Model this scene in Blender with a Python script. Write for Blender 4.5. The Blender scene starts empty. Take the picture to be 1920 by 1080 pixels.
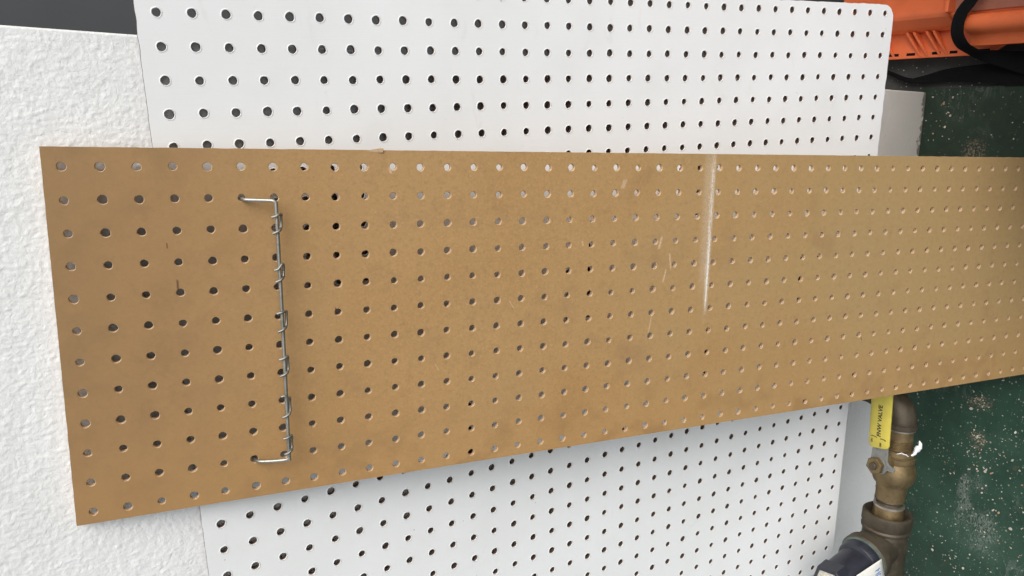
import bpy, bmesh, math, random
from mathutils import Vector, Matrix, noise as mnoise

S = 0.0254            # everything below is measured in inches, built in metres
R = math.radians
random.seed(7)
sc = bpy.context.scene
COL = sc.collection

# ------------------------------------------------------------------ helpers
def V(*a):
    return Vector(a)

def tag(o, label=None, cat=None, group=None, kind=None):
    if label: o['label'] = label
    if cat: o['category'] = cat
    if group: o['group'] = group
    if kind: o['kind'] = kind
    return o

def empty(name, loc):
    o = bpy.data.objects.new(name, None)
    o.empty_display_size = 0.02
    o.location = Vector(loc) * S
    COL.objects.link(o)
    return o

def make(name, verts, faces, mat, parent=None, smooth=False, uvs=None, mats=None, fmat=None):
    """verts in inches, world space. Parents are unrotated empties, so only their location is taken off."""
    off = Vector((0, 0, 0))
    p = parent
    while p is not None:
        off += p.location
        p = p.parent
    me = bpy.data.meshes.new(name)
    me.from_pydata([tuple(Vector(v) * S - off) for v in verts], [], faces)
    for m in (mats or [mat]):
        me.materials.append(m)
    if fmat:
        me.polygons.foreach_set('material_index', fmat)
    if smooth is True:
        me.polygons.foreach_set('use_smooth', [True] * len(me.polygons))
    elif smooth:
        me.polygons.foreach_set('use_smooth', smooth)
    if uvs:
        lay = me.uv_layers.new(name='inch')
        li = [0] * len(me.loops)
        me.loops.foreach_get('vertex_index', li)
        flat = []
        for i in li:
            flat += [uvs[i][0], uvs[i][1]]
        lay.data.foreach_set('uv', flat)
    me.update()
    o = bpy.data.objects.new(name, me)
    COL.objects.link(o)
    if parent is not None:
        o.parent = parent
    return o

def bevel(o, w, seg=2, ang=35):
    m = o.modifiers.new('bevel', 'BEVEL')
    m.width = w * S
    m.segments = seg
    m.limit_method = 'ANGLE'
    m.angle_limit = R(ang)
    return o

def frame_of(d):
    d = Vector(d).normalized()
    a = Vector((0, 0, 1)) if abs(d.z) < .9 else Vector((1, 0, 0))
    x = a.cross(d).normalized()
    return x, d.cross(x).normalized(), d

class MB:
    def __init__(self):
        self.v = []; self.f = []
    def lathe(self, org, d, prof, seg=40, squash=None, start=0.0):
        org = Vector(org); x, y, z = frame_of(d)
        rings = []
        for (t, r) in prof:
            ring = []
            for k in range(seg):
                a = 2 * math.pi * k / seg + start
                self.v.append(org + z * t + x * (r * math.cos(a)) + y * (r * math.sin(a)))
                ring.append(len(self.v) - 1)
            rings.append(ring)
        for a, b in zip(rings, rings[1:]):
            for k in range(seg):
                k2 = (k + 1) % seg
                self.f.append((a[k], a[k2], b[k2], b[k]))
        self.f.append(tuple(reversed(rings[0]))); self.f.append(tuple(rings[-1]))
        return self
    def tube(self, pts, r, seg=12, caps=True):
        pts = [Vector(p) for p in pts]
        n = len(pts)
        rr = r if hasattr(r, '__len__') else [r] * n
        tang = [(pts[min(i + 1, n - 1)] - pts[max(i - 1, 0)]).normalized() for i in range(n)]
        x, y, _ = frame_of(tang[0])
        rings = []
        for i in range(n):
            t = tang[i]
            x = (x - t * x.dot(t)).normalized(); y = t.cross(x)
            ring = []
            for k in range(seg):
                a = 2 * math.pi * k / seg
                self.v.append(pts[i] + x * (rr[i] * math.cos(a)) + y * (rr[i] * math.sin(a)))
                ring.append(len(self.v) - 1)
            rings.append(ring)
        for a, b in zip(rings, rings[1:]):
            for k in range(seg):
                k2 = (k + 1) % seg
                self.f.append((a[k], a[k2], b[k2], b[k]))
        if caps:
            self.f.append(tuple(reversed(rings[0]))); self.f.append(tuple(rings[-1]))
        return self
    def box(self, a, b):
        (x0, y0, z0), (x1, y1, z1) = a, b
        i = len(self.v)
        self.v += [V(x0,y0,z0),V(x1,y0,z0),V(x1,y1,z0),V(x0,y1,z0),V(x0,y0,z1),V(x1,y0,z1),V(x1,y1,z1),V(x0,y1,z1)]
        self.f += [tuple(i + k for k in q) for q in ((0,3,2,1),(4,5,6,7),(0,1,5,4),(1,2,6,5),(2,3,7,6),(3,0,4,7))]
        return self
    def prism(self, pts2, emb, n0, n1):
        """closed 2D outline -> solid between depths n0 and n1; emb(a,b,n) gives the point."""
        i = len(self.v); k = len(pts2)
        self.v += [emb(a, b, n0) for a, b in pts2] + [emb(a, b, n1) for a, b in pts2]
        self.f.append(tuple(i + j for j in range(k)))
        self.f.append(tuple(i + k + j for j in reversed(range(k))))
        for j in range(k):
            j2 = (j + 1) % k
            self.f.append((i + j2, i + j, i + k + j, i + k + j2))
        return self
    def build(self, name, mat, parent=None, smooth=False):
        o = make(name, self.v, self.f, mat, parent, smooth)
        bm = bmesh.new(); bm.from_mesh(o.data)
        bmesh.ops.recalc_face_normals(bm, faces=bm.faces)
        bm.to_mesh(o.data); bm.free()
        return o

def sharp_by_angle(o, deg=35):
    bm = bmesh.new(); bm.from_mesh(o.data)
    for f in bm.faces: f.smooth = True
    for e in bm.edges:
        if len(e.link_faces) == 2 and e.calc_face_angle(0) > R(deg): e.smooth = False
    bm.to_mesh(o.data); bm.free()
    return o

def smooth_path(pts, n=8):
    pts = [Vector(p) for p in pts]
    out = []
    for i in range(len(pts) - 1):
        p0 = pts[max(i - 1, 0)]; p1 = pts[i]; p2 = pts[i + 1]; p3 = pts[min(i + 2, len(pts) - 1)]
        for k in range(n):
            t = k / n
            out.append(0.5 * ((2 * p1) + (p2 - p0) * t + (2 * p0 - 5 * p1 + 4 * p2 - p3) * t * t + (3 * p1 - p0 - 3 * p2 + p3) * t ** 3))
    out.append(pts[-1])
    return out

# ------------------------------------------------------------------ material tools
class NT:
    def __init__(self, name):
        self.m = bpy.data.materials.new(name); self.m.use_nodes = True
        self.t = self.m.node_tree
        self.b = self.t.nodes['Principled BSDF']
    def n(self, typ, **kw):
        x = self.t.nodes.new(typ)
        for k, v in kw.items(): setattr(x, k, v)
        return x
    def put(self, sock, val):
        if hasattr(val, 'is_output') or isinstance(val, bpy.types.NodeSocket): self.t.links.new(val, sock)
        else:
            if isinstance(val, tuple) and len(val) == 3 and len(sock.default_value) == 4: val = (*val, 1)
            sock.default_value = val
    def math(self, op, a, b=None, clamp=False):
        x = self.n('ShaderNodeMath', operation=op, use_clamp=clamp)
        self.put(x.inputs[0], a)
        if b is not None: self.put(x.inputs[1], b)
        return x.outputs[0]
    def coord(self, kind='Object', scale=None, rot=None):
        tc = self.n('ShaderNodeTexCoord').outputs[kind]
        if scale is None and rot is None: return tc
        mp = self.n('ShaderNodeMapping')
        self.put(mp.inputs['Vector'], tc)
        if scale is not None: mp.inputs['Scale'].default_value = scale if isinstance(scale, tuple) else (scale,) * 3
        if rot is not None: mp.inputs['Rotation'].default_value = rot
        return mp.outputs[0]
    def uv(self, scale=(1, 1, 1)):
        u = self.n('ShaderNodeUVMap', uv_map='inch').outputs[0]
        mp = self.n('ShaderNodeMapping'); self.put(mp.inputs['Vector'], u)
        mp.inputs['Scale'].default_value = scale
        return mp.outputs[0]
    def noise(self, vec, scale, detail=4, rough=.55, dist=0.0):
        x = self.n('ShaderNodeTexNoise')
        self.put(x.inputs['Vector'], vec)
        x.inputs['Scale'].default_value = scale; x.inputs['Detail'].default_value = detail
        x.inputs['Roughness'].default_value = rough; x.inputs['Distortion'].default_value = dist
        return x.outputs['Fac']
    def vor(self, vec, scale, feature='F1', out='Distance', rnd=1.0):
        x = self.n('ShaderNodeTexVoronoi', feature=feature)
        self.put(x.inputs['Vector'], vec); x.inputs['Scale'].default_value = scale
        x.inputs['Randomness'].default_value = rnd
        return x.outputs[out]
    def ramp(self, fac, stops, interp='LINEAR'):
        x = self.n('ShaderNodeValToRGB'); x.color_ramp.interpolation = interp
        e = x.color_ramp.elements
        while len(e) < len(stops): e.new(.5)
        for k, (p, c) in enumerate(stops):
            e[k].position = p
            e[k].color = (*c, 1) if isinstance(c, tuple) else (c, c, c, 1)
        self.put(x.inputs[0], fac)
        return x.outputs[0]
    def smooth(self, val, lo, hi):
        x = self.n('ShaderNodeMapRange', interpolation_type='SMOOTHSTEP')
        self.put(x.inputs['Value'], val)
        x.inputs['From Min'].default_value = lo; x.inputs['From Max'].default_value = hi
        return x.outputs['Result']
    def mix(self, fac, a, b, mode='MIX'):
        x = self.n('ShaderNodeMix', data_type='RGBA', blend_type=mode)
        self.put(x.inputs[0], fac); self.put(x.inputs[6], a); self.put(x.inputs[7], b)
        return x.outputs[2]
    def bump(self, h, strength, dist, prev=None):
        x = self.n('ShaderNodeBump'); self.put(x.inputs['Height'], h)
        x.inputs['Strength'].default_value = strength; x.inputs['Distance'].default_value = dist * S
        if prev is not None: self.put(x.inputs['Normal'], prev)
        return x.outputs[0]
    def done(self, color, rough=.6, normal=None, metal=0.0, spec=.5):
        self.put(self.b.inputs['Base Color'], color); self.put(self.b.inputs['Roughness'], rough)
        self.put(self.b.inputs['Metallic'], metal); self.put(self.b.inputs['Specular IOR Level'], spec)
        if normal is not None: self.put(self.b.inputs['Normal'], normal)
        return self.m

def simple(name, col, rough=.6, metal=0.0, var=.12, scale=60, bumpd=0.0, spec=.5):
    t = NT(name); c = t.coord()
    n = t.noise(c, scale, 5)
    d = tuple(x * (1 - var) for x in col); l = tuple(min(1, x * (1 + var)) for x in col)
    nm = t.bump(t.noise(c, scale * 6, 4), .6, bumpd) if bumpd else None
    rr = t.ramp(n, [(.3, max(0, rough - .08)), (.7, min(1, rough + .08))])
    return t.done(t.ramp(n, [(.3, d), (.7, l)]), rr, nm, metal, spec)

# ---- hardboard, smooth brown face
def mat_brown():
    t = NT('brown_hardboard'); uv = t.uv()
    sep = t.n('ShaderNodeSeparateXYZ'); t.put(sep.inputs[0], uv)
    u, v = sep.outputs[0], sep.outputs[1]
    big = t.noise(uv, .16, 3, .5)
    mid = t.noise(uv, .9, 4, .6)
    fib = t.noise(t.uv((1, 1, 1)), 10, 6, .8, .5)
    fine = t.noise(uv, 48, 3, .7)
    c = t.ramp(big, [(.3, (.365, .212, .082)), (.5, (.395, .238, .097)), (.72, (.38, .237, .102))])
    c = t.mix(t.math('MULTIPLY', t.smooth(mid, .52, .74), .45), c, (.29, .17, .072))
    c = t.mix(t.math('MULTIPLY', t.smooth(mid, .42, .25), .3), c, (.48, .28, .13))
    c = t.mix(t.math('MULTIPLY', t.smooth(fib, .52, .68), .62), c, (.25, .145, .062))
    c = t.mix(t.math('MULTIPLY', t.smooth(fib, .48, .32), .50), c, (.54, .35, .18))
    c = t.mix(t.math('MULTIPLY', t.smooth(fine, .56, .74), .5), c, (.21, .12, .055))
    c = t.mix(t.math('MULTIPLY', t.smooth(t.math('ADD', u, t.math('MULTIPLY', t.math('SUBTRACT', big, .5), 26.0)), 14.0, 36.0), .75), c, (.365, .247, .112))
    c = t.mix(t.math('MULTIPLY', t.smooth(u, 16.0, -2.0), .5), c, (.40, .218, .080))
    mot = t.noise(uv, 4.5, 4, .65, .3)
    c = t.mix(t.math('MULTIPLY', t.smooth(mot, .51, .70), .36), c, (.27, .165, .075))
    c = t.mix(t.math('MULTIPLY', t.smooth(mot, .48, .3), .2), c, (.47, .30, .145))
    patch = t.noise(uv, .55, 5, .65, .4)
    side = t.math('MAXIMUM', t.smooth(u, 6.5, -.5), t.smooth(v, 8.0, 11.5))
    c = t.mix(t.math('MULTIPLY', t.math('MULTIPLY', t.smooth(patch, .46, .66), side), .6), c, (.215, .125, .055))
    # a few old handling smudges, worst along the grubby end
    endg = t.math('MULTIPLY', t.smooth(t.math('ADD', u, t.math('MULTIPLY', t.math('SUBTRACT', mid, .5), 7.0)), 11.0, -3.0), .75)
    c = t.mix(endg, c, (.24, .142, .060))
    warm = t.smooth(t.math('ADD', v, t.math('MULTIPLY', t.math('SUBTRACT', mid, .5), 5.0)), 6.5, 12.0)
    c = t.mix(t.math('MULTIPLY', warm, .4), c, (.40, .218, .08))
    smud = t.math('MULTIPLY', t.smooth(t.noise(uv, .42, 4, .6), .54, .76), .42)
    c = t.mix(smud, c, (.27, .155, .075))
    def cap(uc, vc, hv, w, slant=0.0, soft=.5, jag=.05):
        """elongated mark along v, centre (uc, vc), half length hv, half width w"""
        dv = t.math('SUBTRACT', v, vc)
        du = t.math('SUBTRACT', u, uc)
        du = t.math('SUBTRACT', du, t.math('MULTIPLY', dv, slant))
        wob = t.math('MULTIPLY', t.math('SUBTRACT', t.noise(t.uv((2.2, 1.2, 1)), 2.0, 3), .5), jag)
        a = t.smooth(t.math('ABSOLUTE', t.math('ADD', du, wob)), w, w * soft)
        b = t.smooth(t.math('ABSOLUTE', dv), hv, hv * .55)
        return t.math('MULTIPLY', a, b)
    streaky = t.noise(t.uv((9, .8, 1)), 2.2, 5, .7)
    grit = t.noise(uv, 22, 4, .8)
    grain = t.noise(t.uv((1, .35, 1)), 34, 4, .8)
    s1 = t.math('MULTIPLY', cap(23.70, 2.8, 4.0, .17, 0.008, .0, .10), t.smooth(t.math('ADD', t.math('MULTIPLY', streaky, .45), t.math('MULTIPLY', grain, .55)), .40, .60))
    s1b = t.math('MULTIPLY', cap(23.73, 4.4, 1.9, .055, 0.0, .2, .03), .9)
    s2 = t.math('MULTIPLY', cap(23.50, 2.1, 3.6, .40, 0.012, .0, .12), t.smooth(grain, .40, .62))
    c = t.mix(t.math('MULTIPLY', s2, .55), c, (.66, .55, .44))
    c = t.mix(t.math('MULTIPLY', s1, .9), c, (.78, .73, .66))
    c = t.mix(t.math('MULTIPLY', s1b, t.smooth(grain, .35, .58)), c, (.86, .83, .78))
    for (a, b_, h, w, sl, k) in ((21.24, 3.05, .32, .075, -.25, .5), (21.78, 3.85, .40, .05, .12, .5), (21.54, 4.45, .34, .055, -.2, .5),
                                 (20.95, 6.5, .45, .028, -.15, .45), (19.36, .64, .22, .14, -.3, .3), (17.6, 2.95, .12, .05, .2, .4),
                                 (9.9, .12, .14, .05, .3, .45), (14.6, 5.2, .2, .03, .6, .3), (11.6, 7.4, .15, .025, .5, .3), (31.0, 5.1, .2, .04, .2, .25)):
        m = t.math('MULTIPLY', t.math('MULTIPLY', cap(a, b_, h, w, sl, .3, .05), t.smooth(grit, .35, .6)), k + .25)
        c = t.mix(m, c, (.70, .54, .38))
    for (a, b_, h, w, sl) in ((2.92, 3.73, .2, .045, .05), (2.69, 2.46, .11, .03, .1), (7.9, 4.9, .08, .03, 0), (33.2, 8.2, .1, .03, .4)):
        m = t.math('MULTIPLY', cap(a, b_, h, w, sl, .4, .05), .8)
        c = t.mix(m, c, (.10, .04, .02))
    nm = t.bump(fib, .25, .02)
    nm = t.bump(fine, .25, .012, nm)
    return t.done(c, t.ramp(mid, [(.3, .42), (.7, .55)]), nm, 0, .35)

def mat_fibre():
    t = NT('raw_hardboard_edge'); c = t.coord()
    n = t.noise(c, 900, 4, .7)
    return t.done(t.ramp(n, [(.3, (.46, .30, .17)), (.7, (.62, .45, .29))]), .8, t.bump(n, .5, .02), 0, .2)

def mat_core():
    t = NT('dark_hardboard_core'); c = t.coord()
    n = t.noise(c, 900, 4, .7)
    return t.done(t.ramp(n, [(.3, (.075, .048, .034)), (.7, (.13, .085, .06))]), .85, t.bump(n, .5, .02), 0, .2)

def mat_white():
    t = NT('white_painted_hardboard'); uv = t.uv()
    big = t.noise(uv, .2, 3, .5)
    c = t.ramp(big, [(.3, (.775, .78, .77)), (.7, (.81, .815, .81))])
    comb = t.noise(t.uv((.25, 7.5, 1)), 2.6, 4, .6)
    c = t.mix(t.math('MULTIPLY', t.smooth(comb, .5, .8), .10), c, (.66, .65, .63))
    sp = t.vor(uv, 2.2)
    rnd = t.vor(uv, 2.2, out='Color')
    sepc = t.n('ShaderNodeSeparateColor'); t.put(sepc.inputs[0], rnd)
    dots = t.math('MULTIPLY', t.smooth(sp, .075, .035), t.math('GREATER_THAN', sepc.outputs[0], .93))
    c = t.mix(t.math('MULTIPLY', dots, .7), c, (.25, .22, .20))
    smear = t.smooth(t.noise(uv, .55, 5, .65, .4), .66, .78)
    c = t.mix(t.math('MULTIPLY', smear, .16), c, (.52, .49, .45))
    scuff = t.smooth(t.noise(t.uv((.9, .35, 1)), 1.3, 6, .7, .8), .60, .74)
    c = t.mix(t.math('MULTIPLY', scuff, .14), c, (.50, .48, .45))
    cloud = t.smooth(t.noise(uv, .35, 3, .5), .45, .7)
    c = t.mix(t.math('MULTIPLY', cloud, .12), c, (.62, .62, .60))
    pap = t.noise(t.uv((1, 1, 1)), 30, 3, .7)
    nm = t.bump(comb, .22, .02)
    nm = t.bump(pap, .15, .01, nm)
    return t.done(c, t.ramp(big, [(.3, .38), (.7, .5)]), nm, 0, .4)

def mat_paint_lip():
    t = NT('white_paint_lip'); c = t.coord()
    n = t.noise(c, 1500, 3, .7)
    return t.done(t.ramp(n, [(.35, (.62, .58, .54)), (.6, (.84, .83, .82))]), .5, t.bump(n, .8, .03))

def mat_stucco():
    t = NT('white_stucco'); c = t.coord()
    a = t.noise(c, 95, 4, .6, .7)
    b = t.noise(c, 330, 3, .6)
    dirt = t.noise(c, 9, 4, .6)
    col = t.ramp(dirt, [(.3, (.76, .76, .74)), (.7, (.81, .81, .80))])
    sp = t.n('ShaderNodeSeparateXYZ'); t.put(sp.inputs[0], c)
    zz = t.math('ADD', sp.outputs[2], t.math('MULTIPLY', t.math('SUBTRACT', t.noise(c, 22, 4, .6), .5), 3.0 * S))
    low_tan = t.math('MULTIPLY', t.smooth(zz, 9.0 * S, 2.5 * S), t.smooth(sp.outputs[0], -13 * S, -7 * S))  # tan tint, stronger low down and towards the wall corner
    col = t.mix(t.math('MULTIPLY', low_tan, .6), col, (.50, .46, .39))
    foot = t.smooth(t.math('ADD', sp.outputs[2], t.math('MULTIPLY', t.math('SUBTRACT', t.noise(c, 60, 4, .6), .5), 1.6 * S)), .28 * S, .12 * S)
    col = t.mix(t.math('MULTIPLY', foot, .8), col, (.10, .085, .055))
    nm = t.bump(a, .36, .06)
    nm = t.bump(t.noise(c, 190, 3, .6, .5), .5, .05, nm)
    nm = t.bump(b, .4, .03, nm)
    return t.done(col, .55, nm, 0, .4)

def mat_green():
    t = NT('green_floor_paint'); c = t.coord()
    a = t.noise(c, 7, 5, .6)
    b = t.noise(c, 60, 5, .65, .5)
    col = t.ramp(a, [(.28, (.009, .024, .015)), (.5, (.018, .050, .031)), (.72, (.036, .080, .052))])
    col = t.mix(t.math('MULTIPLY', t.smooth(b, .5, .75), .5), col, (.012, .026, .018))
    # pale specks broadcast into the paint
    for sc_, thr, lim, cc in ((210, .85, .32, (.34, .36, .27)), (330, .80, .26, (.22, .28, .20)), (120, .93, .20, (.50, .44, .34))):
        d = t.vor(c, sc_); rc = t.vor(c, sc_, out='Color')
        s_ = t.n('ShaderNodeSeparateColor'); t.put(s_.inputs[0], rc)
        m = t.math('MULTIPLY', t.smooth(d, lim, lim * .7), t.math('GREATER_THAN', s_.outputs[1], thr))
        col = t.mix(t.math('MULTIPLY', m, .5), col, cc)
    # chalky drag marks
    w = t.noise(t.coord(scale=(14, 30, 14)), 1.0, 6, .65, 1.6)
    band = t.smooth(t.math('ABSOLUTE', t.math('SUBTRACT', w, .5)), .035, .0)
    where = t.smooth(t.noise(c, 5.2, 2, .5), .56, .68)
    col = t.mix(t.math('MULTIPLY', t.math('MULTIPLY', band, where), .55), col, (.36, .36, .33))
    rust = t.math('MULTIPLY', t.smooth(t.noise(c, 26, 5, .7), .64, .74), .5)
    col = t.mix(rust, col, (.12, .075, .045))
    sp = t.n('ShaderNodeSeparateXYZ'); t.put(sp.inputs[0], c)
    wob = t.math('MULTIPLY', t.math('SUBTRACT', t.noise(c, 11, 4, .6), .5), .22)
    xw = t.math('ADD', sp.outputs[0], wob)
    corner_tone = t.smooth(xw, -10.5 * S, -3.5 * S)            # darker olive tone towards the corner by the case
    col = t.mix(t.math('MULTIPLY', corner_tone, .72), col, t.ramp(b, [(.35, (.007, .013, .007)), (.7, (.016, .028, .014))]))
    def blot(cx, cy, rx, ry):
        d1 = t.math('DIVIDE', t.math('SUBTRACT', sp.outputs[0], cx * S), rx * S); d2 = t.math('DIVIDE', t.math('SUBTRACT', sp.outputs[1], cy * S), ry * S)
        d = t.math('SQRT', t.math('ADD', t.math('MULTIPLY', d1, d1), t.math('MULTIPLY', d2, d2)))
        return t.smooth(t.math('ADD', d, t.math('MULTIPLY', t.math('SUBTRACT', t.noise(c, 45, 4, .6), .5), 1.6)), 1.05, .35)
    wisp = t.noise(t.coord(scale=(48, 80, 48)), 1.0, 5, .6, 2.8)
    wl = t.smooth(t.math('ABSOLUTE', t.math('SUBTRACT', wisp, .5)), .06, .0)
    for (cx, cy, rx, ry, k) in ((-24.6, -5.9, 2.6, .5, .42), (-26.2, -7.2, 1.7, 1.2, .5), (-23.4, -6.6, .8, .6, .25)):
        col = t.mix(t.math('MULTIPLY', t.math('MULTIPLY', blot(cx, cy, rx, ry), wl), k), col, (.34, .34, .31))
    grn = t.smooth(t.noise(c, 300, 3, .7), .46, .62)
    for (cx, cy, rx, ry) in ((-18.3, -5.9, .55, .9), (-20.6, -6.2, .7, .6), (-3.6, -3.4, 1.0, .8)):
        col = t.mix(t.math('MULTIPLY', t.math('MULTIPLY', blot(cx, cy, rx, ry), grn), .75), col, (.25, .185, .13))
    nm = t.bump(b, .5, .05)
    return t.done(col, .5, nm, 0, .4)

def mat_concrete():
    t = NT('dark_concrete'); c = t.coord()
    a = t.noise(c, 12, 6, .65); d = t.vor(c, 160); rc = t.vor(c, 160, out='Color')
    s_ = t.n('ShaderNodeSeparateColor'); t.put(s_.inputs[0], rc)
    col = t.ramp(a, [(.3, (.026, .026, .024)), (.7, (.062, .062, .056))])
    m = t.math('MULTIPLY', t.smooth(d, .28, .18), t.math('GREATER_THAN', s_.outputs[1], .9))
    col = t.mix(t.math('MULTIPLY', m, .6), col, (.25, .25, .22))
    return t.done(col, .75, t.bump(a, .5, .08))

def mat_brass(name, c0, c1, rough=.42, metal=.85):
    t = NT(name); c = t.coord()
    a = t.noise(c, 45, 5, .65, .4); b = t.noise(c, 260, 3, .6)
    col = t.ramp(a, [(.3, c0), (.7, c1)])
    col = t.mix(t.math('MULTIPLY', t.smooth(b, .58, .72), .4), col, tuple(x * .45 for x in c0))
    return t.done(col, t.ramp(a, [(.3, rough - .08), (.7, rough + .14)]), t.bump(b, .25, .02), metal)

BROWN = mat_brown(); FIBRE = mat_fibre(); CORE = mat_core(); WHITE = mat_white(); LIP = mat_paint_lip()
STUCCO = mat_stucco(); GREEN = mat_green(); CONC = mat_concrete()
BRASS = mat_brass('aged_brass', (.15, .105, .05), (.27, .195, .095), .45, .7)
BRONZE = mat_brass('dark_bronze', (.060, .048, .034), (.115, .092, .062), .52, .55)
BRIGHT = mat_brass('worn_bright_ring', (.38, .33, .27), (.5, .44, .36), .35, .8)
ZINC = mat_brass('galvanised_wire', (.29, .285, .25), (.43, .42, .375), .38, .85)
ZINCD = mat_brass('dull_galvanised_wire', (.20, .195, .17), (.34, .33, .295), .44, .8)
GREYM = mat_brass('grey_cast_bracket', (.20, .20, .185), (.31, .31, .29), .5, .5)
BLACKP = simple('black_plastic', (.020, .021, .030), .38, 0, .2, 80, .01)
YELLOW = simple('yellow_vinyl', (.56, .46, .07), .42, 0, .1, 50, .01)
INK = simple('black_ink', (.03, .028, .02), .6, 0, .1)
PTFE = simple('white_thread_tape', (.80, .80, .79), .55, 0, .06, 150, .03)
ORANGE = simple('orange_plastic', (.74, .158, .048), .45, 0, .08, 30, .008)
ORANGEW = simple('scuffed_orange_plastic', (.36, .14, .085), .55, 0, .14, 40, .012)
STRAP = simple('black_webbing', (.0045, .0045, .005), .85, 0, .3, 400, .02, .15)
PAPER = simple('pale_paper', (.66, .65, .60), .7, 0, .06, 60)
BLUEINK = simple('blue_ink', (.10, .20, .45), .7, 0, .2)
DARKW = simple('dark_grey_paint', (.046, .050, .053), .6, 0, .06, 12)
CREAM = simple('cream_flake', (.44, .41, .33), .7, 0, .25, 300)
TAN = simple('tan_flake', (.34, .22, .13), .8, 0, .3, 300)
PLUG = simple('pale_plug_face', (.70, .66, .55), .5, .2, .3, 200, .06)
TEAL = simple('verdigris', (.10, .13, .11), .7, 0, .3, 200)

# ------------------------------------------------------------------ pegboards
def perforated(nu, r0, r1, ext, mp, hr, th, lip, mats, name, parent, corner=None, rag=0.0, seg=20):
    """grid of unit cells with round holes. nu columns 0..nu-1, rows r0..r1. ext=(umin,umax,vmin,vmax).
    mp(u,v,n) -> world inches, n = depth behind the face. material slots: face, rim, core, edge."""
    verts, faces, fm, uvs, sm = [], [], [], [], []
    cache = {}
    def key(u, v, n): return (round(u * 4000), round(v * 4000), round(n * 4000))
    def add(u, v, n):
        k = key(u, v, n)
        if k in cache: return cache[k]
        verts.append(mp(u, v, n)); uvs.append((u, v)); cache[k] = len(verts) - 1
        return cache[k]
    umin, umax, vmin, vmax = ext
    sq = []
    for k in range(seg):
        a = 2 * math.pi * (k + .5) / seg + 2 * math.pi * 0
        sq.append(a)
    # force the four corners in
    angs = sorted(set([round(2 * math.pi * k / 24, 6) for k in range(24)]))
    seg = len(angs)
    circ = [(math.cos(a), math.sin(a)) for a in angs]
    box = [(c / max(abs(c), abs(s)), s / max(abs(c), abs(s))) for c, s in circ]
    rnd = random.Random(3)
    for i in range(nu):
        for j in range(r0, r1 + 1):
            eL = umin if i == 0 else i - .5
            eR = umax if i == nu - 1 else i + .5
            eT = vmin if j == r0 else j - .5
            eB = vmax if j == r1 else j + .5
            if eL >= eR: continue
            outer = []
            for bx, by in box:
                u = i + (bx * (eR - i) if bx > 0 else -bx * (eL - i))
                v = j + (by * (eB - j) if by > 0 else -by * (eT - j))
                if rag:
                    if u <= umin + 1e-6: u += rag * (mnoise.noise((v * 2.3, 1, 0)) + .5 * mnoise.noise((v * 7, 3, 0)))
                    if u >= umax - 1e-6: u += rag * (mnoise.noise((v * 2.3, 7, 0)) + .5 * mnoise.noise((v * 7, 5, 0)))
                    if v <= vmin + 1e-6: v += rag * mnoise.noise((u * 2.3, 9, 0))
                if corner and u > umax - corner and v < vmin + corner:
                    cu, cv = umax - corner, vmin + corner
                    du, dv = u - cu, v - cv
                    m = max(abs(du), abs(dv)); l = math.hypot(du, dv)
                    if l > 1e-6:
                        u, v = cu + du / l * m, cv + dv / l * m
                outer.append((u, v))
            ph = rnd.random() * 6.28; jit = rnd.uniform(-.012, .012); ox = rnd.uniform(-.012, .012); oy = rnd.uniform(-.012, .012)
            def ringpts(r, wob=0.0):
                out = []
                for (c, s), a in zip(circ, angs):
                    q = r + jit + wob * (math.sin(3 * a + ph) + .6 * math.sin(5 * a + 2 * ph))
                    out.append((i + ox + c * q, j + oy + s * q))
                return out
            levels = [(outer, 0.0), (ringpts(hr + lip[0] + .03, .004), 0.0), (ringpts(hr + lip[0], .004), lip[1]), (ringpts(hr + lip[0] * .45, .004), lip[2]), (ringpts(hr, .004), lip[3]), (ringpts(hr, .004), th), (outer, th)]
            mt = [0, 0, 1 if rag > .02 else 0, 1, 2, 2]
            ids = []
            for pts, n in levels:
                ids.append([add(u, v, n) for u, v in pts])
            for L in range(6):
                A, B_ = ids[L], ids[L + 1]
                for k in range(seg):
                    k2 = (k + 1) % seg
                    q = (A[k], A[k2], B_[k2], B_[k])
                    if len(set(q)) < 4: continue
                    faces.append(q); fm.append(mt[L]); sm.append(True)
            # outer border walls
            A, B_ = ids[0], ids[6]
            for k in range(seg):
                k2 = (k + 1) % seg
                def side(b1, b2):
                    return ((i == 0 and b1[0] == -1 and b2[0] == -1) or (i == nu - 1 and b1[0] == 1 and b2[0] == 1)
                            or (j == r0 and b1[1] == -1 and b2[1] == -1) or (j == r1 and b1[1] == 1 and b2[1] == 1))
                b1 = tuple(round(x, 4) for x in box[k]); b2 = tuple(round(x, 4) for x in box[k2])
                if side(b1, b2):
                    faces.append((A[k2], A[k], B_[k], B_[k2])); fm.append(3); sm.append(False)
    o = make(name, verts, faces, None, parent, sm, uvs, mats, fm)
    bm = bmesh.new(); bm.from_mesh(o.data); bmesh.ops.recalc_face_normals(bm, faces=bm.faces)
    for e in bm.edges:
        if len(e.link_faces) == 2 and e.calc_face_angle(0) > R(9): e.smooth = False
    bm.to_mesh(o.data); bm.free()
    return o

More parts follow.
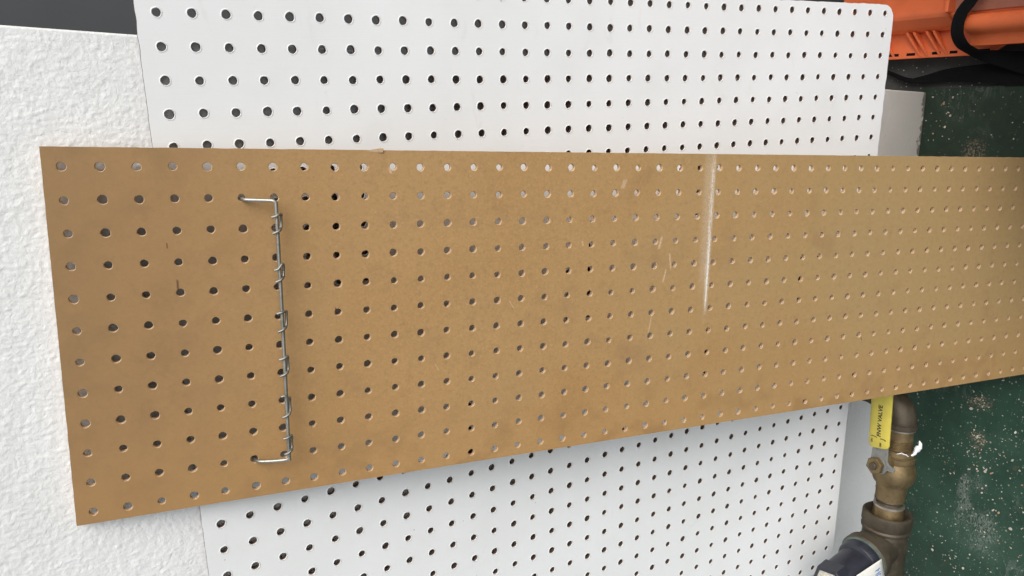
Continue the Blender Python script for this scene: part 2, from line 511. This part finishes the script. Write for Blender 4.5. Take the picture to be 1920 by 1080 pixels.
bO = V(-3.9237, -1.00856, 46.65843); bU = V(-.004124, -.158918, -.987283); bV = V(-.99974, -.021482, .007634); bN = V(-.022422, .987058, -.158788)
def mp_brown(u, v, n):
    return bO + bU * u + bV * v + bN * (n - .000115 * (u - 22) ** 2 + .0000073 * (u - 22) ** 3)
wO = V(.68107, -.47857, 43.71835); wU = V(.050738, -.062624, -1.008785); wV = V(-1.010722, 0, -.050835); wN = V(.003146, 1.010061, -.062545)
def mp_white(u, v, n):
    a, b = u - 16, v - 8
    z = -.0219 * b * b / 100 - .01045 * b ** 3 / 1000 + .12751 * a * b / 100 - .22346 * a * a / 100 + .00902 * a * b * b / 1000
    return wO + wU * u + wV * v + wN * (z + n)

white = empty('white_pegboard', (-8, -1.5, 9.2))
tag(white, 'large white painted pegboard leaning on the stucco wall behind the brown one', 'pegboard')
perforated(34, -1, 30, (-.60, 33.60, -1.42, 30.5), mp_white, .134, .19, (.024, -.012, -.006, .026), [WHITE, LIP, CORE, CORE], 'panel', white, corner=.72, rag=.035)

brown = empty('brown_pegboard', (-9.5, -8.6, 0))
tag(brown, 'narrow brown hardboard pegboard with a white scrape, leaning in front', 'pegboard')
perforated(47, 0, 11, (-.51, 46.86, -.575, 11.40), mp_brown, .125, .17, (.022, 0.0, .006, .024), [BROWN, FIBRE, FIBRE, FIBRE], 'panel', brown, rag=.012)
# a torn sliver of the face lifting off the top edge
fv = []; ff = []
outl = [(9.08, -.545), (9.3, -.60), (9.55, -.66), (9.66, -.63), (9.63, -.50), (9.45, -.50), (9.2, -.53)]
lift = [0, -.02, -.07, -.10, -.05, -.01, 0]
for (u, v), l in zip(outl, lift): fv.append(mp_brown(u, v, l - .004))
for (u, v), l in zip(outl, lift): fv.append(mp_brown(u, v, l + .02))
n_ = len(outl)
ff.append(tuple(range(n_))); ff.append(tuple(reversed(range(n_, 2 * n_))))
for k in range(n_): ff.append((k, n_ + k, n_ + (k + 1) % n_, (k + 1) % n_))
make('torn_sliver', fv, ff, FIBRE, brown)

# ------------------------------------------------------------------ wire handle on the brown board
hook = empty('wire_handle', mp_brown(5, 5.5, 0))
tag(hook, 'galvanised wire handle hooked into two holes of the brown pegboard', 'wire handle')
P = lambda u, v, n: mp_brown(u, v, n)
wr = .062
path = [P(4.98, 1.04, .9), P(4.98, 1.03, .35), P(4.99, 1.02, .05), P(5.03, 1.03, -.10), P(5.12, 1.04, -.20), P(5.4, 1.045, -.32), P(5.75, 1.05, -.46),
        P(5.90, 1.06, -.53), P(5.97, 1.13, -.55), P(5.985, 1.3, -.55), P(6.02, 3.5, -.55), P(6.055, 6.5, -.56), P(6.085, 9.7, -.55),
        P(6.08, 9.87, -.55), P(6.02, 9.95, -.54), P(5.9, 9.975, -.5), P(5.6, 10.0, -.4), P(5.25, 10.02, -.26), P(5.1, 10.03, -.16), P(5.03, 10.04, 0), P(5.0, 10.04, .3), P(5.0, 10.04, .9)]
sharp_by_angle(MB().tube(smooth_path(path, 7), wr, 14).build('wire_rod', ZINC, hook), 60)
# thin wire wound on the rod: short stubs crossing in front and running down behind
def bar_u(v): return 5.985 + (v - 1.3) * (6.085 - 5.985) / 8.4
ties = [(1.50, 1.98, .05, .035), (3.16, 3.58, .12, .03), (4.72, 5.26, .02, .045), (6.28, 6.80, .04, .02), (7.72, 8.26, -.10, .015), (9.10, 9.60, .03, .012)]
for k, (va, vb, tilt, out) in enumerate(ties):
    r2 = .046; R2 = wr + r2
    u0 = bar_u((va + vb) / 2); n0 = -.55
    pts = [P(u0 - .17, va + tilt + .03, n0 - R2 * .75), P(u0 - .06, va + tilt, n0 - R2 * 1.02), P(u0 + .02, va + tilt * .3, n0 - R2 * .98), P(u0 + R2 * .9, va - tilt * .4, n0 - .05),
           P(u0 + R2 + out, va + .02, n0 + .02), P(u0 + R2 + out * .9, va + .2, n0 + .06), P(u0 + R2 + out * .8, vb - .18, n0 + .05), P(u0 + R2 + out * .4, vb - .04, n0 + .0),
           P(u0 + R2 * .55, vb + .03, n0 - R2 * .85), P(u0 - .03, vb + .08, n0 - R2 * 1.02), P(u0 - .15, vb + .13, n0 - R2 * .7)]
    MB().tube(smooth_path(pts, 6), r2, 10).build('wire_twist', ZINCD, hook, True)

# ------------------------------------------------------------------ the wall
def stucco_h(x, z):
    w = mnoise.noise((x * .9 + 7, z * .7, 3)); w2 = mnoise.noise((x * 1.1 - 3, z * .9, 13))
    px, pz = x * 8.6 + 1.8 * w, z * 6.0 + 1.9 * w2
    a = 1 - abs(mnoise.noise((px, pz, 9))) * 2
    b = mnoise.noise((px * 1.0 + 5, pz * 1.0, 21))
    c = mnoise.noise((px * 2.1, pz * 2.3, 33))
    d = mnoise.noise((x * 1.1, z * 1.0, 41))
    lump = max(0, mnoise.noise((px * .8, pz * .8, 55)) - .05)
    return .006 * a + .0095 * b + .005 * c + .011 * d + .017 * lump
wv, wf = [], []
def lean(z, x=0.0): return .60 * z / 44.0 - .019 * max(x, -18.5)
x0, x1, z0, z1, st = -22.5, -.08, 37.0, 56.0, .044
nx = int((x1 - x0) / st); nz = int((z1 - z0) / st)
for i in range(nx + 1):
    for j in range(nz + 1):
        x = x0 + (x1 - x0) * i / nx; z = z0 + (z1 - z0) * j / nz
        edge = min(1, (x1 - x) / .3 + .2) * min(1, (x - x0) / .5) * min(1, (z - z0) / .5) * min(1, (z1 - z) / .5)
        wv.append(V(x, -stucco_h(x, z) * edge - lean(z, x), z))
for i in range(nx):
    for j in range(nz):
        a = i * (nz + 1) + j
        wf.append((a, a + nz + 1, a + nz + 2, a + 1))
nfine = len(wf)
# rounded outer corner + return side, and the plain lower part
def addq(*p):
    i = len(wv); wv.extend(p); wf.append(tuple(range(i, i + len(p))))
rad = .08
def corner_pts(z0, z1, ragged=False):
    pr = [(x1, 0)] + [(-rad + rad * math.sin(a), rad - rad * math.cos(a)) for a in [R(15 * k) for k in range(7)]] + [(0, 30)]
    for (a, b), (c, d) in zip(pr, pr[1:]):
        if abs(a - c) + abs(b - d) < 1e-6: continue
        addq(V(a, b - lean(z0), z0), V(c, d - lean(z0), z0), V(c, d - lean(z1), z1), V(a, b - lean(z1), z1))
corner_pts(-.3, 37); corner_pts(37, 56); corner_pts(56, 90)
# lower sheet in a coarse grid, gently uneven
xs = [-70 + (69.92) * k / 120 for k in range(121)]
zs = [-.3 + 37.3 * k / 60 for k in range(61)]
base = len(wv)
for x in xs:
    for z in zs:
        e = 1 if (x > -69 and x < -1 and z < 36.4) else 0
        wv.append(V(x, -.02 * mnoise.noise((x * .6, z * .6, 2)) * e - lean(z, x), z))
for i in range(120):
    for j in range(60):
        a = base + i * 61 + j
        wf.append((a, a + 61, a + 62, a + 1))
addq(V(-70, -lean(37, -70), 37), V(x0, -lean(37, x0), 37), V(x0, -lean(56, x0), 56), V(-70, -lean(56, -70), 56))
addq(V(-70, -lean(56, -70), 56), V(-18.5, -lean(56, -18.5), 56), V(-18.5, -lean(90, -18.5), 90), V(-70, -lean(90, -70), 90))
addq(V(-18.5, -lean(56, -18.5), 56), V(x1, -lean(56), 56), V(x1, -lean(90), 90), V(-18.5, -lean(90, -18.5), 90))
wall = make('stucco_wall', wv, wf, STUCCO, None, [k < nfine for k in range(len(wf))])
tag(wall, 'white textured stucco wall behind the two pegboards', 'wall')

# a dark smooth wall some way behind the corner
dw = MB().box((-80, 34, -2), (120, 37, 140)).build('dark_wall', DARKW)
tag(dw, 'smooth dark grey wall seen beyond the stucco corner at top left', 'wall')

# ------------------------------------------------------------------ floor
gv = [V(-400, -400, -.0), V(.25, -400, 0), V(.25, .4, 0), V(-400, .4, 0)]
# ragged painted edge
gp = []
for k in range(0, 260):
    y = .38 - k * .12
    gp.append(V(.25 + .22 * mnoise.noise((y * 1.1, 4, 0)) + .1 * mnoise.noise((y * 4, 1, 0)), y, .012))
gpoly = [V(-400, .38, .012)] + gp + [V(.25, -400, .012), V(-400, -400, .012)]
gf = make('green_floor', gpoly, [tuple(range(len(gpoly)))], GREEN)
bm = bmesh.new(); bm.from_mesh(gf.data); bmesh.ops.triangulate(bm, faces=bm.faces); bmesh.ops.recalc_face_normals(bm, faces=bm.faces); bm.to_mesh(gf.data); bm.free()
tag(gf, kind='structure')
cg = make('concrete_ground', [V(-2000, -2000, -.15), V(2000, -2000, -.15), V(2000, 2000, -.15), V(-2000, 2000, -.15)], [(0, 1, 2, 3)], CONC)
tag(cg, kind='structure')

# loose pale flakes lying on the paint
fl = random.Random(11)
lv, lf, lm = [], [], []
clusters = [(-18.3, -5.9, .35), (-20.6, -6.2, .5), (-21.8, -7.0, .8), (-23.2, -7.6, 1.0), (-25.5, -8.6, 1.2), (-20.5, -7.6, 1.2), (-28.5, -6.5, 1.2), (-.8, -1.3, .9), (-2.2, -1.0, .7), (-1.6, -1.6, .9)]
def flake(x, y, s, mi):
    n = fl.randint(4, 6); a0 = fl.random() * 6.28
    ax = fl.uniform(.4, .95); rot = fl.random() * 3.14
    i = len(lv); top = []
    tx, ty = fl.uniform(-.25, .25), fl.uniform(-.25, .25)
    for lvl in (0, 1):
        for k in range(n):
            a = a0 + 6.283 * k / n
            r = s * (.75 + .35 * ((k * 7919 + int(x * 100)) % 5) / 5)
            px, py = r * math.cos(a), r * math.sin(a) * ax
            qx, qy = px * math.cos(rot) - py * math.sin(rot), px * math.sin(rot) + py * math.cos(rot)
            lv.append(V(x + qx, y + qy, .02 + s * .3 + tx * qx + ty * qy + (s * .35 if lvl else 0)))
    lf.append(tuple(range(i + n, i + 2 * n))); lm.append(mi)
    for k in range(n):
        lf.append((i + k, i + (k + 1) % n, i + n + (k + 1) % n, i + n + k)); lm.append(mi)
for k in range(900):
    if fl.random() < .35:
        cx, cy, sd = fl.choice(clusters); x, y = fl.gauss(cx, sd), fl.gauss(cy, sd)
    else:
        x, y = fl.uniform(-36, 0), fl.uniform(-16, -.2)
        if y > -5.2 and fl.random() < .72: continue
    if y > -.15 or x > .2: continue
    if x > -9 and fl.random() < .65: continue
    s = .022 + abs(fl.gauss(0, .038)); s = min(s, .12)
    flake(x, y, s, 0 if fl.random() < .78 else 1)
for k in range(90):
    flake(fl.gauss(1.0, 1.0), fl.uniform(-7, 2.5), .02 + abs(fl.gauss(0, .02)), 0)
fo = make('paint_flakes', lv, lf, None, None, False, None, [CREAM, TAN], lm)
tag(fo, kind='stuff')

# ------------------------------------------------------------------ valve assembly on the pipe
PY, PZ = -5.55, 7.7
val = empty('brass_valve_pipe', (-22, PY, 0))
tag(val, 'aged brass pipe with yellow handled ball valve running along the wall base', 'pipe valve')
ORG = V(0, PY, PZ); D = V(-1, 0, 0)
def along(prof, name, mat, parent=val, seg=48, sa=30):
    return sharp_by_angle(MB().lathe(ORG, D, prof, seg).build(name, mat, parent), sa)
# elbow out of the wall
arc = [V(-16.9, 0.3, PZ), V(-16.9, -1.5, PZ), V(-16.9, -3.6, PZ)]
for k in range(0, 13):
    a = R(90 * k / 12)
    arc.append(V(-16.9 - 1.5 * (1 - math.cos(a)) * .85, -4.05 - 1.5 * math.sin(a), PZ))
arc += [V(-18.2, PY, PZ)]
rr = [.74] * 3 + [.82] * (len(arc) - 4) + [.80]
sharp_by_angle(MB().tube(arc, rr, 32).build('elbow', BRONZE, val), 40)
along([(18.12, .78), (18.16, .86), (18.42, .86), (18.46, .78)], 'collar', BRONZE)
along([(18.44, .76), (18.47, .80), (18.54, .80), (18.57, .74)], 'ring', BRIGHT)
prof = [(18.5, .72), (19.05, .73)]
for k in range(7):
    prof += [(19.08 + k * .09, .76), (19.12 + k * .09, .70)]
prof += [(19.75, .72)]
along(prof, 'threaded_nipple', BRASS)
along([(19.62, .80), (19.66, .92), (19.95, .95), (19.99, .90), (20.05, .90), (20.09, .98), (20.35, 1.0), (20.42, .97), (20.6, 1.02), (20.95, 1.14), (21.25, 1.14), (21.55, 1.06), (21.72, .98), (21.76, .86), (22.1, .80), (22.75, .78), (22.8, .72)], 'valve_body', BRASS)
along([(22.75, .76), (22.8, .80), (22.86, .72), (22.95, .62), (23.05, .70), (23.1, .78)], 'groove', BRONZE)
along([(23.05, .76), (23.08, .82), (23.2, .82), (23.23, .76)], 'ring', BRIGHT)
along([(23.15, .74), (23.3, .77), (23.9, .86), (24.05, .86)], 'tailpiece', BRASS)
along([(23.86, .88), (23.62, 1.08), (23.58, 1.22), (23.66, 1.32), (24.2, 1.34), (24.32, 1.28), (24.4, 1.26), (24.5, 1.32), (24.62, 1.30), (24.72, 1.14)], 'union_nut', BRONZE)
tee = along([(24.6, 1.12), (24.75, 1.20), (25.1, 1.22), (26.6, 1.22), (27.2, 1.20), (27.28, 1.32), (27.9, 1.32), (28.0, 1.2)], 'tee', BRONZE)
along([(27.95, .82), (36, .82)], 'run_pipe', BRONZE)
# riser out of the tee
TO = V(-25.50, PY, PZ); TD = V(-.22, -.03, .97).normalized()
def rise(prof, name, mat, parent=val, seg=48, start=0.0, sa=30):
    return sharp_by_angle(MB().lathe(TO, TD, prof, seg, start=start).build(name, mat, parent), sa)
rise([(0, 1.15), (1.55, 1.15)], 'tee_branch', BRONZE, tee)
rise([(1.45, 1.2), (1.5, 1.36), (1.95, 1.38), (2.02, 1.30)], 'branch_collar', BRONZE, tee)
rise([(1.98, 1.27), (2.0, 1.31), (2.06, 1.31), (2.08, 1.2)], 'corroded_rim', TEAL, tee)
rise([(2.0, 1.20), (2.5, 1.22), (2.62, 1.16), (2.7, 1.02), (4.6, 1.02), (4.75, .98)], 'black_bushing', BLACKP)
rise([(4.25, 1.05), (4.3, 1.17), (5.05, 1.17), (5.10, 1.12), (5.12, .98), (4.95, .96)], 'hex_plug', BLACKP, seg=6, start=.2, sa=20)
rise([(4.92, .95), (5.01, .92), (5.06, .6), (5.03, .2)], 'plug_face', PLUG, seg=32)
# torn end of the white thread tape
tpts, trad = [], []
for k in range(23):
    a = R(-30 - 120 * k / 22)
    g = math.exp(-((k - 15) / 3.6) ** 2)
    r = .90 + .10 * g
    tpts.append(V(-19.72 + .10 * math.sin(k * .5) + .16 * g, PY + r * math.sin(a), PZ + r * math.cos(a)))
    trad.append(.012 + .035 * math.sin(math.pi * k / 22) + .11 * g)
tb = MB().tube(tpts, trad, 18)
tb.v = [p + V(mnoise.noise(p * 5.0), mnoise.noise(p * 5.0 + V(9, 0, 0)), mnoise.noise(p * 5.0 + V(0, 9, 0))) * .075 for p in tb.v]
ear = MB().tube([V(-19.6, PY - .92, PZ - .35), V(-19.4, PY - 1.02, PZ - .42), V(-19.18, PY - 1.0, PZ - .45), V(-19.02, PY - .94, PZ - .42)], [.08, .11, .08, .03], 12)
tb.f += [tuple(q + len(tb.v) for q in f_) for f_ in ear.f]; tb.v += [p + V(mnoise.noise(p * 6.0), mnoise.noise(p * 6.0 + V(5, 0, 0)), 0) * .05 for p in ear.v]
tb.build('thread_tape', PTFE, val, True)
# stem, bracket, nut, lever
sN = V(0, .05, .9987); sX = V(1, 0, 0); sY = sN.cross(sX).normalized()     # sX along pipe (image up), sY across
SO = V(-20.38, PY, PZ)
def emb(a, b, n): return SO + sX * a + sY * b + sN * n
sharp_by_angle(MB().lathe(SO, sN, [(.9, .52), (1.35, .50), (1.38, .44), (1.5, .44)], 32).build('stem_boss', BRASS, val), 30)
def disc(r, n, ca=0, cb=0): return [(ca + r * math.cos(2 * math.pi * k / n), cb + r * math.sin(2 * math.pi * k / n)) for k in range(n)]
br = [(-.44, -.28), (-.32, -.46), (-.12, -.58), (-.08, -.98), (.12, -1.02), (.26, -.62), (.4, -.54), (.9, -.50), (1.45, -.46), (1.45, .46), (.9, .42), (.5, .44), (.1, .46), (-.16, .44), (-.36, .34), (-.46, .1)]
bevel(MB().prism(br, emb, 1.50, 1.62).build('lever_bracket', GREYM, val), .03)
sharp_by_angle(MB().lathe(emb(0, 0, 0), sN, [(1.6, .50), (1.66, .48)], 32).build('washer', GREYM, val), 30)
nut = bevel(MB().lathe(emb(0, 0, 0), sN, [(1.64, .49), (1.95, .49)], 6, start=.35).build('hex_nut', BRASS, val), .04)
sharp_by_angle(MB().lathe(emb(0, 0, 0), sN, [(1.9, .22), (2.06, .21), (2.09, .17)], 24).build('stem_tip', BRONZE, nut), 30)
# lever grip: yellow sleeve with rounded lower corners
gx0, gx1 = 1.05, 6.6
gw = .60
def grip_n(a): return 1.72 + .10 * max(0, a - 1.4)
gvv, gff = [], []
na = 26
prof2 = [(-gw, -.02), (-gw - .02, .06), (-gw + .06, .13), (-.3, .15), (.0, .155), (.3, .15), (gw - .06, .13), (gw + .02, .06), (gw, -.02), (0, -.04)]
for i in range(na + 1):
    a = gx0 + (gx1 - gx0) * i / na
    sh = 1 - .18 * max(0, 1 - (a - gx0) / .25) ** 2
    skew = .10 * (a - gx0) * -.0
    for (b, n) in prof2:
        cur = .06 * max(0, 1 - (a - gx0) / .3)
        aa = a - .10 * (b / gw) * max(0, 1 - (a - gx0) / .6)
        gvv.append(emb(aa, b * sh - .02 + skew, grip_n(a) + n - cur))
m_ = len(prof2)
for i in range(na):
    for k in range(m_):
        k2 = (k + 1) % m_
        gff.append((i * m_ + k, i * m_ + k2, (i + 1) * m_ + k2, (i + 1) * m_ + k))
gff.append(tuple(range(m_))); gff.append(tuple(reversed(range(na * m_, na * m_ + m_))))
grip = make('lever_grip', gvv, gff, YELLOW, val, False)
bm = bmesh.new(); bm.from_mesh(grip.data); bmesh.ops.recalc_face_normals(bm, faces=bm.faces); bm.to_mesh(grip.data); bm.free()
sharp_by_angle(grip, 50)

def lettering(txt, size, a, b, name, parent, spacing=1.0, mat=INK, along_pipe=True):
    cu = bpy.data.curves.new(name, 'FONT'); cu.body = txt; cu.size = size; cu.offset = size * .03
    cu.space_character = spacing; cu.extrude = .004; cu.align_x = 'CENTER'; cu.align_y = 'CENTER'
    tmp = bpy.data.objects.new(name, cu); COL.objects.link(tmp)
    dg = bpy.context.evaluated_depsgraph_get()
    me = bpy.data.meshes.new_from_object(tmp.evaluated_get(dg))
    bpy.data.objects.remove(tmp)
    vs = [tuple(v.co) for v in me.vertices]; fs = [tuple(p.vertices) for p in me.polygons]
    bpy.data.meshes.remove(me)
    out = [emb(a + x, b + y, grip_n(a + x) + .158 + z) for x, y, z in vs]
    return make(name, out, fs, mat, parent)
lettering('FNW VALVE', .33, 2.66, -.06, 'lettering', grip, 1.04)
lettering('ON', .14, 1.38, .34, 'lettering', grip)
lettering('OFF', .14, 1.30, -.20, 'lettering', grip)
mk = MB()
for (cb, sg) in ((.30, 1), (-.24, 1)):
    pts = [emb(1.62 + .05 * math.cos(t_) , cb + .17 * math.sin(t_) - .08, grip_n(1.62) + .162) for t_ in [R(-80 + 16 * k) for k in range(11)]]
    mk.tube(pts, .02, 6)
mk.build('arc_marks', INK, grip)

# paper tag tucked under the plug
def tagpt(x, y, z): return V(x, y, z)
tA, tB, tC, tD = V(-25.19, -6.85, 10.03), V(-26.55, -7.0, 9.62), V(-26.44, -6.9, 12.4), V(-25.76, -6.6, 11.8)
tvv = []
for i in range(9):
    for j in range(9):
        s_, t_ = i / 8, j / 8
        p = tA * (1 - s_) * (1 - t_) + tB * s_ * (1 - t_) + tC * s_ * t_ + tD * (1 - s_) * t_
        tvv.append(p + V(0, -.06, .08) * math.sin(s_ * 3.1) * math.sin(t_ * 4))
tff = [(i * 9 + j, i * 9 + j + 1, (i + 1) * 9 + j + 1, (i + 1) * 9 + j) for i in range(8) for j in range(8)]
pt = make('paper_tag', tvv, tff, PAPER, None, True)
sd = pt.modifiers.new('thick', 'SOLIDIFY'); sd.thickness = .012 * S
def tag_at(s_, t_):
    p = tA * (1 - s_) * (1 - t_) + tB * s_ * (1 - t_) + tC * s_ * t_ + tD * (1 - s_) * t_
    return p + V(0, -.06, .08) * math.sin(s_ * 3.1) * math.sin(t_ * 4)
tn = (tB - tA).cross(tD - tA).normalized()
if tn.y > 0: tn = -tn
pm = MB()
for (sa0, sa1, ta0, ta1) in ((.30, .40, .16, .21), (.30, .33, .12, .30), (.46, .49, .12, .30), (.54, .57, .12, .30), (.54, .62, .12, .15), (.68, .71, .12, .30), (.68, .78, .24, .29), (.84, .87, .12, .30)):
    pm.tube([tag_at(sa0, ta0) + tn * .03, tag_at((sa0 + sa1) / 2, (ta0 + ta1) / 2) + tn * .03, tag_at(sa1, ta1) + tn * .03], .018, 6)
pm.build('print_marks', BLUEINK, pt)
tag(pt, 'white paper tag with blue print hanging on the black plug', 'tag')

# ------------------------------------------------------------------ orange case
case = empty('orange_case', (8, -4, 0))
tag(case, 'orange plastic case with ribbed flange on the floor at top right', 'case')
def extr(prof_xz, y0, y1, name, mat, parent):
    return MB().prism(prof_xz, lambda a, b, n: V(a, n, b), y0, y1).build(name, mat, parent)
# body: skirt, sloping shoulder and top
body = extr([(3.42, .15), (3.46, 1.3), (3.62, 1.75), (4.05, 2.55), (4.3, 2.75), (15, 2.95), (15, .15)], -2.2, 4.6, 'body', ORANGE, case)
bevel(body, .14, 3)
led = extr([(3.42, .15), (3.46, 1.3), (3.62, 1.75), (4.05, 2.5), (4.2, 2.66), (4.2, .15)], -3.4, -2.21, 'ledge', ORANGE, case)
bevel(led, .08, 3)
rimp = [(2.42, 1.45), (2.40, 1.95), (2.95, 2.15), (3.02, 2.3)]
for k in range(11):
    a_ = R(180 - 12.5 * k)
    rimp.append((3.62 + .58 * math.cos(a_), 2.42 + .62 * math.sin(a_)))
rimp += [(4.14, 2.3), (15, 2.3), (15, .6), (2.95, .6), (2.9, 1.4)]
rim = extr(rimp, -16, -3.3, 'rim', ORANGE, case)
sharp_by_angle(rim, 25)
# tall block added to the case, out of view, to shade the corner
shade_block = extr([(8.8, 2.2), (9.1, 8.4), (9.8, 9.2), (22, 9.2), (22, 2.2)], -15.5, 4.4, 'upper_shade_block', ORANGE, case)
bevel(shade_block, .4, 3)
lip_ = MB().box((4.2, -2.34, 2.2), (8.9, -2.10, 3.06)).build('panel_lip', ORANGE, case); bevel(lip_, .06, 2)
rec = MB().box((4.22, -15.9, 2.25), (8.9, -2.36, 2.42)).build('recessed_panel', ORANGEW, case)
# base flange with slots and gussets
fl_ = MB()
z0f, z1f = .75, .92
fl_.prism([(1.98, 4.4), (1.98, -4.0), (2.55, -4.75), (3.5, -4.75), (3.5, 4.4)], lambda a, b, n: V(a, b, n), z0f, z1f)
flange = fl_.build('flange', ORANGE, case); bevel(flange, .04, 2)
for (ya, yb) in ((2.6, 1.55), (1.05, .5), (-.55, -1.05), (-1.6, -2.05), (-3.1, -3.85)):
    MB().box((2.14, yb, z1f + .002), (2.30, ya, z1f + .006)).build('slot', STRAP, flange)
for y in (2.45, .78, .36, -.42, -.84):
    g = MB().prism([(2.04, .93), (3.48, .93), (3.48, 1.5), (3.30, 1.5)], lambda a, b, n: V(a, n - .50 * (3.48 - a), b), y, y + .16).build('gusset', ORANGE, flange)
    bevel(g, .02, 1)

# ------------------------------------------------------------------ black straps
def ribbon(pts, ups, wid, name, parent=None, th=.06):
    pts = smooth_path(pts, 8); n = len(pts)
    ups2 = smooth_path(ups, 8)
    w2 = smooth_path([V(w, 0, 0) for w in wid], 8)
    vs, fs = [], []
    for i in range(n):
        t = (pts[min(i + 1, n - 1)] - pts[max(i - 1, 0)]).normalized()
        u = ups2[i].normalized(); s_ = t.cross(u).normalized(); u = s_.cross(t).normalized()
        w = w2[i].x / 2
        for (a, b) in ((-w, 0), (w, 0), (w, th), (-w, th)):
            vs.append(pts[i] + s_ * a + u * b)
    for i in range(n - 1):
        for k in range(4):
            k2 = (k + 1) % 4
            fs.append((i * 4 + k, i * 4 + k2, (i + 1) * 4 + k2, (i + 1) * 4 + k))
    fs.append((0, 1, 2, 3)); fs.append(tuple(reversed(range((n - 1) * 4, n * 4))))
    o = make(name, vs, fs, STRAP, parent)
    bm = bmesh.new(); bm.from_mesh(o.data); bmesh.ops.recalc_face_normals(bm, faces=bm.faces); bm.to_mesh(o.data); bm.free()
    return o
Zu = V(0, 0, 1)
s1 = ribbon([V(6.5, -4.9, 3.3), V(4.7, -3.75, 3.35), V(3.95, -3.25, 3.32), V(3.1, -3.12, 3.2), V(2.5, -3.2, 2.75), V(2.2, -3.4, 2.2), V(1.95, -3.75, 1.55), V(1.75, -4.5, .9), V(1.5, -5.6, .4), V(1.3, -7.4, .3), V(1.1, -10, .3)],
            [Zu, Zu, Zu, V(-.2, 0, 1), V(-.6, 0, .8), V(-.8, 0, .6), V(-.6, 0, .8), V(-.2, 0, 1), Zu, Zu, Zu], [.66, .66, .68, .68, .7, .7, .72, .85, 1.2, 1.5, 1.6], 'carry_strap')
tag(s1, 'wide black webbing strap looped over the edge of the orange case', 'strap')
s2 = ribbon([V(1.55, 3.6, .12), V(1.2, 2.5, .15), V(.72, 1.2, .16), V(.75, .2, .18), V(.95, -1.2, .2), V(1.0, -2.6, .22), V(1.0, -4.2, .2), V(.95, -6, .16), V(.9, -9, .14)],
            [V(1, 0, .5), V(1, 0, .4), V(.9, 0, .6), V(.5, 0, 1), Zu, Zu, Zu, Zu, Zu], [.35, .35, .4, .5, .75, .95, 1.15, 1.2, 1.2], 'loose_strap')
tag(s2, 'thin black strap end lying flat on the dark floor beside the wall corner', 'strap')

# black bag added for its shade on corner and board end, mostly out of view
bag = empty('shading_bag', (7, -16, 0))
tag(bag, 'black bag added at the right edge to shade the corner by the orange case', 'bag')
bv, bf = [], []
NU, NV = 40, 20
for i in range(NV + 1):
    ph = R(90 * i / NV)
    for k in range(NU):
        a = 2 * math.pi * k / NU
        ca, sa_ = math.cos(a), math.sin(a)
        sx = math.copysign(abs(ca) ** .6, ca); sy = math.copysign(abs(sa_) ** .6, sa_)
        rr_ = math.cos(ph) ** .45
        hz = math.sin(ph) ** .8
        w_ = 1 + .05 * mnoise.noise((sx * 2.5, sy * 2.5, hz * 3))
        bv.append(V(5.0 + 9.4 * sx * rr_ * w_, -18.3 + 8.5 * sy * rr_ * w_, 11.5 * hz * w_))
for i in range(NV):
    for k in range(NU):
        k2 = (k + 1) % NU
        bf.append((i * NU + k, i * NU + k2, (i + 1) * NU + k2, (i + 1) * NU + k))
make('shading_bag_body', bv, bf, STRAP, bag, True)

# ------------------------------------------------------------------ camera
cam = bpy.data.cameras.new('camera'); co = bpy.data.objects.new('camera', cam); COL.objects.link(co)
rx = V(.02476758, -.53644766, -.84357008); ry = V(-.97604662, -.19542333, .09561752); rz = V(-.21614707, .82099551, -.52843809)
m = Matrix(((rx.x, -ry.x, -rz.x, -2.21274 * S), (rx.y, -ry.y, -rz.y, -27.45648 * S), (rx.z, -ry.z, -rz.z, 47.73843 * S), (0, 0, 0, 1)))
co.matrix_world = m
cam.sensor_width = 36; cam.lens = 1435.524 / 1920 * 36
cam.clip_start = .01; cam.clip_end = 500
sc.camera = co

# ------------------------------------------------------------------ light
w = bpy.data.worlds.new('World'); sc.world = w; w.use_nodes = True
nt = w.node_tree; bg = nt.nodes['Background']
sky = nt.nodes.new('ShaderNodeTexSky'); sky.sky_type = 'NISHITA'; sky.sun_disc = False
sd_dir = V(.60, -.50, .72).normalized()
sky.sun_elevation = math.asin(sd_dir.z); sky.sun_rotation = math.atan2(sd_dir.x, sd_dir.y)
sky.air_density = 1.0; sky.dust_density = 2.5; sky.ozone_density = 1.0
hs = nt.nodes.new('ShaderNodeHueSaturation'); hs.inputs['Saturation'].default_value = .38
nt.links.new(sky.outputs[0], hs.inputs['Color'])
nt.links.new(hs.outputs[0], bg.inputs[0]); bg.inputs[1].default_value = .12
sl = bpy.data.lights.new('sun', 'SUN'); sl.energy = 1.3; sl.angle = R(48); sl.color = (1, .985, .95)
so = bpy.data.objects.new('sun', sl); COL.objects.link(so)
so.rotation_euler = sd_dir.to_track_quat('Z', 'Y').to_euler()

sc.view_settings.view_transform = 'Standard'; sc.view_settings.look = 'None'
sc.view_settings.exposure = 0.60; sc.view_settings.gamma = 1
sc.render.engine = 'CYCLES'
